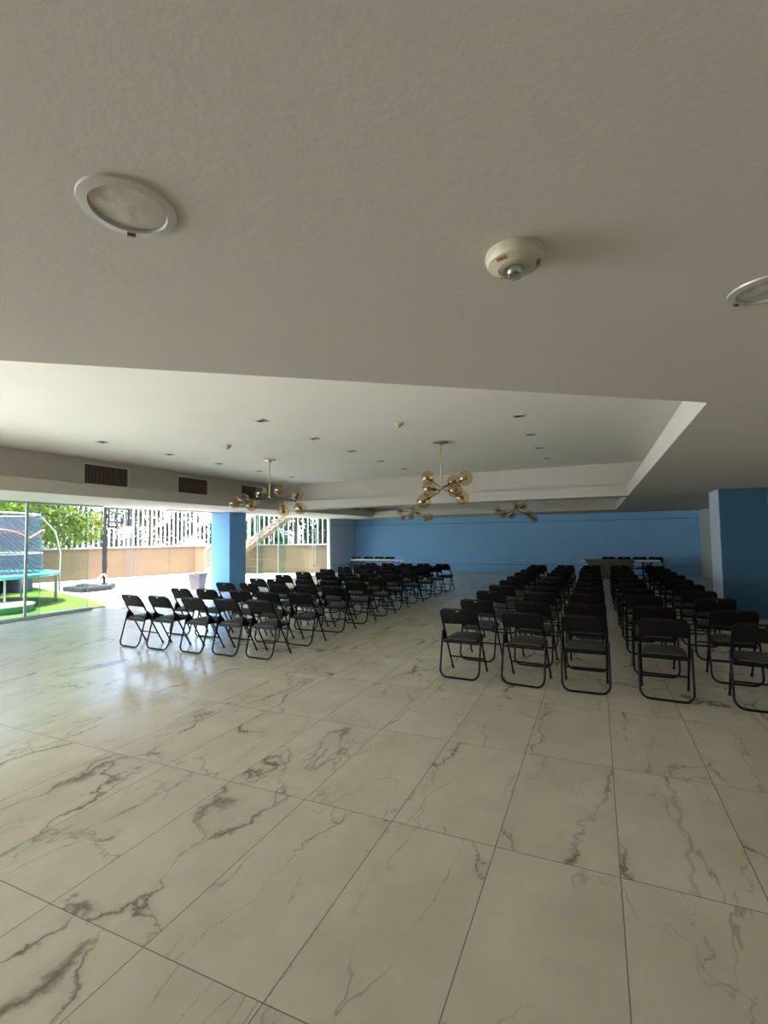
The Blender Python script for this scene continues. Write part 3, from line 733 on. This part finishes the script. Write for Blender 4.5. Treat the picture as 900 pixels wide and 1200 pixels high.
# ---------------------------------------------------------------- chandeliers
def arm_light(label, hub, top, globes, group, R=0.125):
    hx, hy, hz = hub
    r = thing('globe_chandelier', label, 'chandelier', (hx, hy, top), 0, group)
    dz = hz - top
    obj('canopy', bmf(lambda b: lathe(b, [(0, 0), (0.13, 0), (0.13, -0.018), (0.05, -0.028), (0.03, -0.06), (0, -0.06)], 24)), M_BRASS, r, smooth=True)
    obj('rod', bmf(lambda b: tube(b, [(0, 0, -0.03), (0, 0, dz)], 0.013, 10)), M_BRASS, r, smooth=True)
    obj('hub', bmf(lambda b: lathe(b, [(0, 0.035), (0.03, 0.02), (0.035, 0), (0.03, -0.02), (0, -0.035)], 14, (0, 0, dz))), M_BRASS, r, smooth=True)
    for g in globes:
        gx, gy, gz = g[0]-hx, g[1]-hy, g[2]-top
        mid = Vector(g[3]) - Vector((hx, hy, top)) if len(g) > 3 else Vector((0, 0, dz))
        c = Vector((gx, gy, gz)); d = (c-mid).normalized()
        a = obj('arm', bmf(lambda b: (tube(b, [mid, c - d*R*0.9], 0.009, 8), tube(b, [Vector((0, 0, dz)), mid], 0.009, 8) if len(g) > 3 else None)), M_GUN, r, smooth=True)
        q = d.to_track_quat('Z', 'Y').to_matrix().to_4x4()
        obj('socket', bmf(lambda b: lathe(b, [(0, -R*1.0), (0.026, -R*1.0), (0.026, -R*0.45), (0.02, -R*0.4), (0, -R*0.4)], 12, c, q)), M_GUN, r, smooth=True)
        n = 10; prof = [(R*sin(radians(12)+(pi-radians(12))*k/n), -R*cos(radians(12)+(pi-radians(12))*k/n)) for k in range(n)] + [(0, R)]
        gl = obj('glass_globe', bmf(lambda b: lathe(b, prof, 24, c, q)), M_AMBER, r, smooth=True)
        obj('bulb', bmf(lambda b: lathe(b, [(0, -R*0.42), (0.018, -R*0.4), (0.032, -R*0.05), (0.036, R*0.12), (0.026, R*0.32), (0, R*0.4)], 12, c, q)), M_BULB, gl, smooth=True)
    return r
# left chandelier of the near tray: zig-zag arms
hA = (-6.15, 8.1, 2.51)
arm_light('brass chandelier with amber globes in the near tray, left of the other', hA, HU, [
    (-7.03, 8.05, 2.42, (-6.75, 8.1, 2.42)), (-7.05, 8.35, 2.51, (-6.75, 8.1, 2.42)), (-6.43, 7.85, 2.33, (-6.55, 8.05, 2.47)), (-6.53, 8.30, 2.63, (-6.42, 8.1, 2.50)),
    (-5.75, 7.90, 2.63, (-5.97, 8.1, 2.52)), (-5.88, 8.20, 2.21, (-5.87, 8.15, 2.41)), (-5.67, 8.40, 2.56, (-5.62, 8.25, 2.40)), (-5.30, 7.95, 2.24, (-5.62, 8.2, 2.42))], 'globe chandeliers')
hB = (-2.41, 7.94, 2.48)
arm_light('brass chandelier with amber globes in the near tray, right of the other', hB, HU, [
    (-2.74, 8.20, 2.70), (-2.57, 7.75, 2.46, (-2.43, 7.9, 2.44)), (-2.67, 7.75, 2.25, (-2.45, 7.9, 2.40)), (-2.26, 8.20, 2.61), (-1.94, 7.75, 2.60, (-2.28, 7.88, 2.50)),
    (-2.11, 7.72, 2.41, (-2.30, 7.9, 2.42)), (-2.12, 8.20, 2.32)], 'globe chandeliers')
arm_light('small-looking chandelier with amber globes in the far tray, left of the other', (-5.80, 15.8, 2.50), HU, [
    (-6.32, 15.7, 2.54), (-6.36, 16.1, 2.34), (-5.80, 15.5, 2.34), (-5.96, 16.1, 2.61), (-5.57, 15.5, 2.45), (-5.45, 16.0, 2.27), (-5.19, 15.7, 2.31)], 'globe chandeliers')
arm_light('small-looking chandelier with amber globes in the far tray, right of the other', (-2.32, 15.8, 2.45), HU, [
    (-2.94, 15.9, 2.45), (-2.68, 15.5, 2.31), (-2.52, 16.1, 2.30), (-2.28, 15.5, 2.56), (-2.10, 16.0, 2.56), (-1.90, 15.6, 2.29), (-1.78, 15.9, 2.15)], 'globe chandeliers')

# ---------------------------------------------------------------- ceiling fittings
def downlight(x, y, label):
    r = thing('square_downlight', label, 'downlight', (x, y, HU), 0, 'small downlights in the raised ceiling')
    def fr(b):
        for x0, x1, y0, y1 in ((-0.07, 0.07, -0.07, -0.05), (-0.07, 0.07, 0.05, 0.07), (-0.07, -0.05, -0.05, 0.05), (0.05, 0.07, -0.05, 0.05)): box(b, x0, x1, y0, y1, -0.012, 0.0)
    obj('trim_ring', bmf(fr), M_SLAT, r)
    obj('lamp_recess', bmf(lambda b: box(b, -0.05, 0.05, -0.05, 0.05, -0.007, 0.0)), M_HOLE, r)
    return r
gx = [(-7.4, 'near the vents'), (-4.17, 'in the middle column'), (-0.91, 'in the right-hand column')]
gy = [(5.3, 'nearest'), (6.66, 'second from the near end'), (7.98, 'third from the near end'), (9.33, 'fourth from the near end'), (10.7, 'farthest')]
d0 = None
for x, a in gx:
    for k, (y, b_) in enumerate(gy):
        if x > -1 and k == 0: continue      # hidden by the low ceiling
        if x > -1: b_ = ('', 'nearest', 'second from the near end', 'third from the near end', 'farthest')[k]
        lb = 'small dark square ceiling downlight, %s, %s' % (a, b_)
        d0 = downlight(x, y, lb) if d0 is None else dup(d0, (x, y, HU), 0, lb)
def detector(x, y, z, label, s=1.0):
    r = thing('smoke_detector', label, 'smoke detector', (x, y, z), 0, 'smoke detectors on the raised ceiling')
    obj('base', bmf(lambda b: lathe(b, [(0, 0), (0.07*s, 0), (0.07*s, -0.018), (0.0, -0.018)], 24)), M_PLAST, r, smooth=True)
    obj('sensor_head', bmf(lambda b: lathe(b, [(0.055*s, -0.018), (0.05*s, -0.04), (0.03*s, -0.05), (0.025*s, -0.065), (0, -0.065)], 24)), M_PLAST, r, smooth=True)
detector(-5.83, 6.49, HU, 'round smoke detector on the raised ceiling near the left chandelier')
detector(-2.54, 6.32, HU, 'round smoke detector on the raised ceiling near the right chandelier')
# large round recessed lights in the low ceiling
def round_light(x, y, label):
    r = thing('round_ceiling_light', label, 'ceiling light', (x, y, H), 0, 'large round ceiling lights')
    obj('outer_ring', bmf(lambda b: lathe(b, [(0.116, 0.0), (0.114, -0.006), (0.090, -0.009), (0.088, -0.004), (0.088, 0.0)], 48)), M_RING, r, smooth=True)
    obj('diffuser', bmf(lambda b: lathe(b, [(0, -0.004), (0.05, -0.004), (0.086, -0.001), (0.086, 0.0)], 48)), M_DIFF, r, smooth=True)
    obj('clip', bmf(lambda b: box(b, 0.098, 0.106, -0.01, 0.01, -0.013, -0.005, Matrix.Rotation(radians(138), 4, 'Z'))), M_GUN, r)
M_DIFF = mat('frosted_swirl_glass', srgb(178, 176, 164), 0.3, var=0.22, scale=18, bump=0.4, bscale=20)
round_light(-1.053, 0.815, 'large round recessed ceiling light with frosted swirled glass, left foreground')
round_light(0.572, 2.025, 'large round recessed ceiling light cut by the right edge of the view')
# fire alarm strobe
fa = thing('fire_alarm_strobe', 'round cream fire alarm with clear strobe dome and red FIRE lettering', 'fire alarm', (-0.195, 1.435, H), radians(0))
obj('back_plate', bmf(lambda b: lathe(b, [(0, 0), (0.084, 0), (0.086, -0.012), (0.084, -0.022), (0, -0.022)], 40)), M_PLAST, fa, smooth=True)
obj('cover', bmf(lambda b: lathe(b, [(0.084, -0.022), (0.078, -0.034), (0.052, -0.044), (0.050, -0.046), (0.030, -0.046), (0.0, -0.046)], 40)), M_PLAST, fa, smooth=True)
def grille(b):
    for r_ in (0.034, 0.040, 0.046): tube(b, [(r_*cos(a*pi/24), r_*sin(a*pi/24), -0.047) for a in range(48)], 0.0012, 4, closed=True)
obj('speaker_grille', bmf(grille), M_RING, fa)
obj('reflector', bmf(lambda b: lathe(b, [(0, -0.055), (0.012, -0.055), (0.026, -0.047), (0.026, -0.045), (0, -0.045)], 20)), M_CHROME, fa, smooth=True)
obj('strobe_dome', bmf(lambda b: lathe(b, [(0.028, -0.046), (0.027, -0.060), (0.020, -0.072), (0.010, -0.078), (0, -0.079)], 24)), M_CLEAR, fa, smooth=True)
for k, a in enumerate((radians(245), radians(5), radians(125))):
    cu = bpy.data.curves.new('fire_lettering', 'FONT'); cu.body = 'FIRE'; cu.size = 0.0185; cu.extrude = 0.0004; cu.align_x = 'CENTER'; cu.align_y = 'CENTER'
    to = bpy.data.objects.new('tmp', cu); COL.objects.link(to)
    me = bpy.data.meshes.new_from_object(to, depsgraph=bpy.context.evaluated_depsgraph_get()); bpy.data.objects.remove(to)
    me.materials.clear(); me.materials.append(M_RED)
    o = bpy.data.objects.new('fire_lettering', me); COL.objects.link(o); o.parent = fa
    # text faces down, its top towards the rim
    rad = Vector((cos(a), sin(a), 0)); nrm = (Vector((0, 0, -1)) + rad*0.385).normalized(); upv = (rad - nrm*rad.dot(nrm)).normalized(); xx = upv.cross(nrm)
    mm = Matrix((xx, upv, nrm)).transposed().to_4x4(); mm.translation = rad*0.0655 + Vector((0, 0, -0.0401))
    o.matrix_local = mm

# vents on the tray upstand
def vent(x, y0, y1, label, ry=0):
    r = thing('air_vent', label, 'air vent', (x, (y0+y1)/2, 2.98), 0, 'air vents above the cove')
    h = (y1-y0)/2
    def fr(b):
        for a in ((-h-0.03, -h, -0.22, 0.22), (h, h+0.03, -0.22, 0.22), (-h-0.03, h+0.03, 0.19, 0.22), (-h-0.03, h+0.03, -0.22, -0.19)): box(b, 0.0, 0.014, a[0], a[1], a[2], a[3])
    obj('vent_frame', bmf(fr), M_WHITE, r)
    obj('vent_opening', bmf(lambda b: box(b, 0.0, 0.002, -h, h, -0.19, 0.19)), M_HOLE, r)
    def sl(b):
        n = int(2*h/0.045)
        for k in range(n):
            y = -h + (k+0.5)*2*h/n; box(b, 0.003, 0.012, y-0.008, y+0.008, -0.19, 0.19, Matrix.Translation((0, 0, 0)))
    obj('vent_blades', bmf(sl), M_VENT, r)
for i, (a, b_) in enumerate(((6.22, 7.18), (8.55, 9.50), (10.8, 11.75))):
    vent(-9.2, a, b_, 'brown slatted air vent on the left upstand, %s' % ('nearest', 'middle one', 'farthest, behind the chandelier')[i])
vent(-9.2, 17.4, 18.3, 'slatted air vent on the upstand of the far tray')

# outlets and the small corner sensor on the far wall
def outlet(x, z, label):
    r = thing('wall_outlet', label, 'outlet', (x, YF, z), 0, 'wall outlets on the blue wall')
    obj('cover_plate', bmf(lambda b: box(b, -0.04, 0.04, -0.01, 0, -0.06, 0.06)), M_TOP, r, bevel=0.003)
    obj('sockets', bmf(lambda b: (box(b, -0.018, 0.018, -0.012, -0.009, 0.01, 0.04), box(b, -0.018, 0.018, -0.012, -0.009, -0.04, -0.01))), M_HOLE, r)
outlet(-3.85, 0.24, 'small white wall outlet low on the blue wall, left of the centre chairs')
outlet(2.33, 0.25, 'small white wall outlet low on the blue wall, right of the tables')
sn = thing('corner_sensor', 'tiny white sensor at the top left corner of the blue wall', 'sensor', (-11.08, YF-0.06, 2.5))
obj('bracket', bmf(lambda b: tube(b, [(0, 0, 0), (0, 0, -0.03)], 0.012)), M_SLAT, sn)
obj('sensor_body', bmf(lambda b: lathe(b, [(0, -0.02), (0.05, -0.03), (0.055, -0.07), (0.03, -0.11), (0, -0.12)], 16)), M_SLAT, sn, smooth=True)
